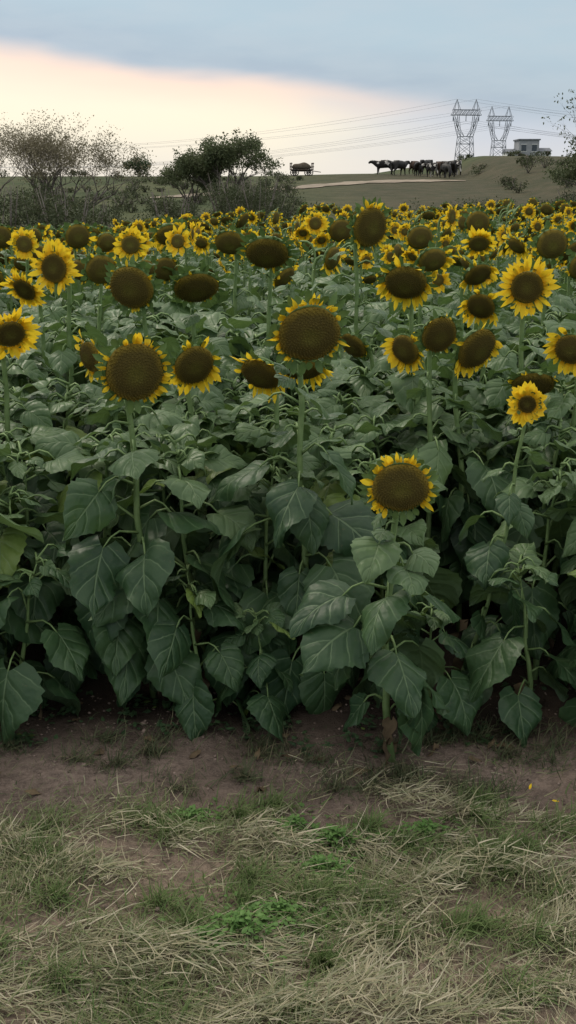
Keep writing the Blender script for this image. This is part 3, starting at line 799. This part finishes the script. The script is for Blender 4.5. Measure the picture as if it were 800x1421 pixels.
for i in range(n+1):
    for j in range(n):
        u = i/n*2-1; a = 2*math.pi*j/n; r = math.sqrt(max(0, 1-u*u))
        vs.append((u*1.18, r*.68*math.cos(a), 1.05+max(-.22, r*.55*math.sin(a)*(1+.15*math.sin(5*u)))))
mb.add(vs, [(i*n+j, i*n+(j+1) % n, (i+1)*n+(j+1) % n, (i+1)*n+j) for i in range(n) for j in range(n)])
obj('hay_load', mb.mesh('h', [simple_mat('old_hay', (.070, .058, .046), (.12, .10, .075), 9, .95, .05, .8)]), root)

# ------------------------------------------------------------------ cattle
def cow_mesh(name, headpose, gait, mat):
    hd = {'up': [(.98, 0, 1.18, .20), (1.18, 0, 1.32, .15), (1.36, 0, 1.20, .12), (1.50, 0, 1.04, .10)],
          'graze': [(.98, 0, .88, .19), (1.16, 0, .58, .15), (1.24, 0, .34, .12), (1.27, 0, .15, .10)],
          'turn': [(.96, .12, 1.18, .20), (1.08, .28, 1.30, .15), (1.10, .46, 1.19, .12), (1.10, .58, 1.06, .10)]}[headpose]
    v = [(-.78, 0, 1.06, .30), (-.4, 0, 1.03, .37), (0, 0, .96, .42), (.42, 0, .98, .40), (.72, 0, 1.04, .30)]
    e = [(0, 1), (1, 2), (2, 3), (3, 4)]
    for i, q in enumerate(hd): v.append(q); e.append((len(v)-2, len(v)-1))
    hi = 4+2
    q = np.array(hd[1][:3]); lat = np.array((0, .22, 0)) if headpose != 'turn' else np.array((.18, -.08, 0))
    for s_ in (-1, 1):
        v.append((*(q+lat*s_*1.1+np.array((-.05, 0, -.01))), .035)); e.append((hi, len(v)-1))
    def chain(start, pts):
        p = start
        for t in pts: v.append(t); e.append((p, len(v)-1)); p = len(v)-1
    for s_, g in ((-1, gait), (1, -gait)):
        chain(3, [(.52, s_*.21, .68, .13), (.53+g*.5, s_*.21, .38, .068), (.52+g, s_*.21, .11, .05), (.56+g, s_*.21, .03, .06)])
        chain(0, [(-.62, s_*.22, .70, .16), (-.86-g*.4, s_*.22, .42, .072), (-.78-g, s_*.22, .11, .052), (-.73-g, s_*.22, .03, .06)])
    chain(0, [(-1.06, 0, 1.20, .04), (-1.14, 0, .85, .025), (-1.13, .02, .48, .05)])
    me = bpy.data.meshes.new('tmp'); me.from_pydata([t[:3] for t in v], e, [])
    o = bpy.data.objects.new('tmp', me); col.objects.link(o)
    o.modifiers.new('Skin', 'SKIN')
    for i, t in enumerate(v):
        sv = me.skin_vertices[0].data[i]; sv.radius = (t[3], t[3]); sv.use_root = (i == 2)
    o.modifiers.new('Sub', 'SUBSURF').levels = 1
    dg = bpy.context.evaluated_depsgraph_get()
    r = bpy.data.meshes.new_from_object(o.evaluated_get(dg)); r.name = name
    bpy.data.objects.remove(o)
    r.materials.clear(); r.materials.append(mat)
    r.polygons.foreach_set('use_smooth', [True]*len(r.polygons))
    return r
hide_b = simple_mat('black_hide', (.012, .011, .011), (.022, .019, .017), 3, .6, .3)
hide_r = simple_mat('brown_hide', (.07, .042, .028), (.04, .026, .02), 2, .7, .2)
m, nt, b = new_mat('patched_hide', .7, .2); tc = nt.n('ShaderNodeTexCoord')
nt.l(nt.mix(nt.ss(nt.noise(tc.outputs['Object'], 1.7, 2), .50, .53), (.016, .014, .013), (.5, .47, .43)), b.inputs['Base Color']); hide_p = m
cows = [cow_mesh('cow_a', 'up', .08, hide_b), cow_mesh('cow_b', 'graze', .05, hide_b), cow_mesh('cow_c', 'turn', -.06, hide_b), cow_mesh('cow_d', 'up', .02, hide_r), cow_mesh('cow_e', 'up', -.05, hide_p), cow_mesh('cow_f', 'turn', .05, hide_p), cow_mesh('cow_g', 'graze', .05, hide_r)]
for x, y, k, rz in ((8.6, 102, 4, 170), (9.7, 99, 0, 40), (11.2, 98, 2, 255), (11.7, 104, 6, 300), (12.1, 95.5, 5, 110), (12.6, 102.5, 0, 235), (13.0, 93.5, 1, 285), (13.4, 100, 3, 70), (13.9, 96, 0, 265), (14.3, 102.5, 2, 300), (14.7, 99, 4, 95)):
    obj('cow', cows[k], loc=(x, y, gz(x, y)), rz=rad(rz), sc=.92 if k in (0, 4) else .84)

# ------------------------------------------------------------------ sky, sun, camera
SUN_EL, SUN_AZ = 46.0, -42.0
w = bpy.data.worlds.new('World'); scene.world = w; w.use_nodes = True
nt = NT(w.node_tree); w.node_tree.nodes.clear()
tc = nt.n('ShaderNodeTexCoord'); sp = nt.n('ShaderNodeSeparateXYZ'); nt.l(tc.outputs['Generated'], sp.inputs[0])
x_, y_, z_ = sp.outputs
hor = nt.m('SQRT', nt.m('ADD', nt.m('MULTIPLY', x_, x_), nt.m('MULTIPLY', y_, y_)))
e_ = nt.m('DIVIDE', z_, nt.m('MAXIMUM', hor, .001))
A_ = nt.m('ARCTAN2', x_, y_)
cb = nt.n('ShaderNodeCombineXYZ'); nt.l(A_, cb.inputs[0]); nt.l(nt.m('MULTIPLY', e_, 4.0), cb.inputs[1])
nA = nt.noise(cb.outputs[0], 5, 3, .5); nB = nt.noise(cb.outputs[0], 14, 3, .5)
eb = nt.m('ADD', nt.m('MULTIPLY_ADD', A_, -.10, .090), nt.m('MULTIPLY', nt.m('SUBTRACT', nA, .5), .035))
de = nt.m('SUBTRACT', e_, eb)
under = nt.ss(de, -.014, .005, 1, 0)
azm = nt.m('MULTIPLY', nt.ss(nt.m('ADD', A_, nt.m('MULTIPLY', nt.m('SUBTRACT', nA, .5), .2)), -.04, .20, 1, 0), nt.ss(A_, -1.1, -.5))
low_ = nt.ss(e_, .0, .06, .50, 1)
bright = nt.m('MULTIPLY', nt.m('MULTIPLY', under, azm), low_)
topc = nt.mix(nt.ss(de, 0, .05), (.43, .52, .62), (.50, .63, .71))
topc = nt.mix(nt.ss(nB, .3, .7, 0, .4), topc, (.57, .65, .71))
lowc = nt.mix(nt.ss(e_, .0, .07), (.78, .77, .80), (.60, .66, .77))
skyc = nt.mix(nt.ss(de, -.03, .012, 1, 0), topc, lowc)
brc = nt.mix(nt.ss(de, -.04, -.004), (1.12, 1.0, .78), (1.12, .84, .68))
skyc = nt.mix(bright, skyc, brc)
zen = nt.mix(nt.ss(nt.noise(tc.outputs['Generated'], 2.2, 2), .35, .65), (1.28, 1.28, 1.26), (1.88, 1.80, 1.64))
# out-of-view dome behind the viewer dimmed, added to deepen the shadows
zen = nt.mix(nt.ss(y_, -.6, .4, .38, 0), zen, (.46, .50, .56))
skyc = nt.mix(nt.ss(z_, .20, .6), skyc, zen)
skyc = nt.mix(nt.ss(z_, -.02, 0.0, 1, 0), skyc, (.16, .14, .11))
ns = nt.n('ShaderNodeTexSky', sky_type='NISHITA'); ns.sun_disc = False
ns.sun_elevation = rad(SUN_EL); ns.sun_rotation = rad(SUN_AZ)
b1 = nt.n('ShaderNodeBackground'); nt.l(ns.outputs[0], b1.inputs[0]); b1.inputs[1].default_value = .10
b2 = nt.n('ShaderNodeBackground'); nt.l(skyc, b2.inputs[0]); b2.inputs[1].default_value = 1.0
mx = nt.n('ShaderNodeMixShader'); mx.inputs[0].default_value = .88
nt.l(b1.outputs[0], mx.inputs[1]); nt.l(b2.outputs[0], mx.inputs[2])
out = nt.n('ShaderNodeOutputWorld'); nt.l(mx.outputs[0], out.inputs[0])

sd = bpy.data.lights.new('sun', 'SUN'); sd.energy = 1.5; sd.angle = rad(11); sd.color = (1, .90, .76)
so = bpy.data.objects.new('sun', sd); col.objects.link(so)
el, az = rad(SUN_EL), rad(SUN_AZ)
dirv = Vector((math.sin(az)*math.cos(el), math.cos(az)*math.cos(el), math.sin(el)))
so.rotation_euler = dirv.to_track_quat('Z', 'Y').to_euler(); so.location = dirv*30

cd = bpy.data.cameras.new('camera'); co = bpy.data.objects.new('camera', cd); col.objects.link(co)
cd.sensor_fit = 'VERTICAL'; cd.sensor_height = 36; cd.lens = 36*1500/1421
cd.clip_start = .05; cd.clip_end = 10000
co.location = (0, 0, 1.9); co.rotation_euler = (rad(90-16.7), 0, 0)
scene.camera = co
scene.view_settings.view_transform = 'Standard'; scene.view_settings.look = 'None'; scene.view_settings.exposure = 0
print('instances', cnt)
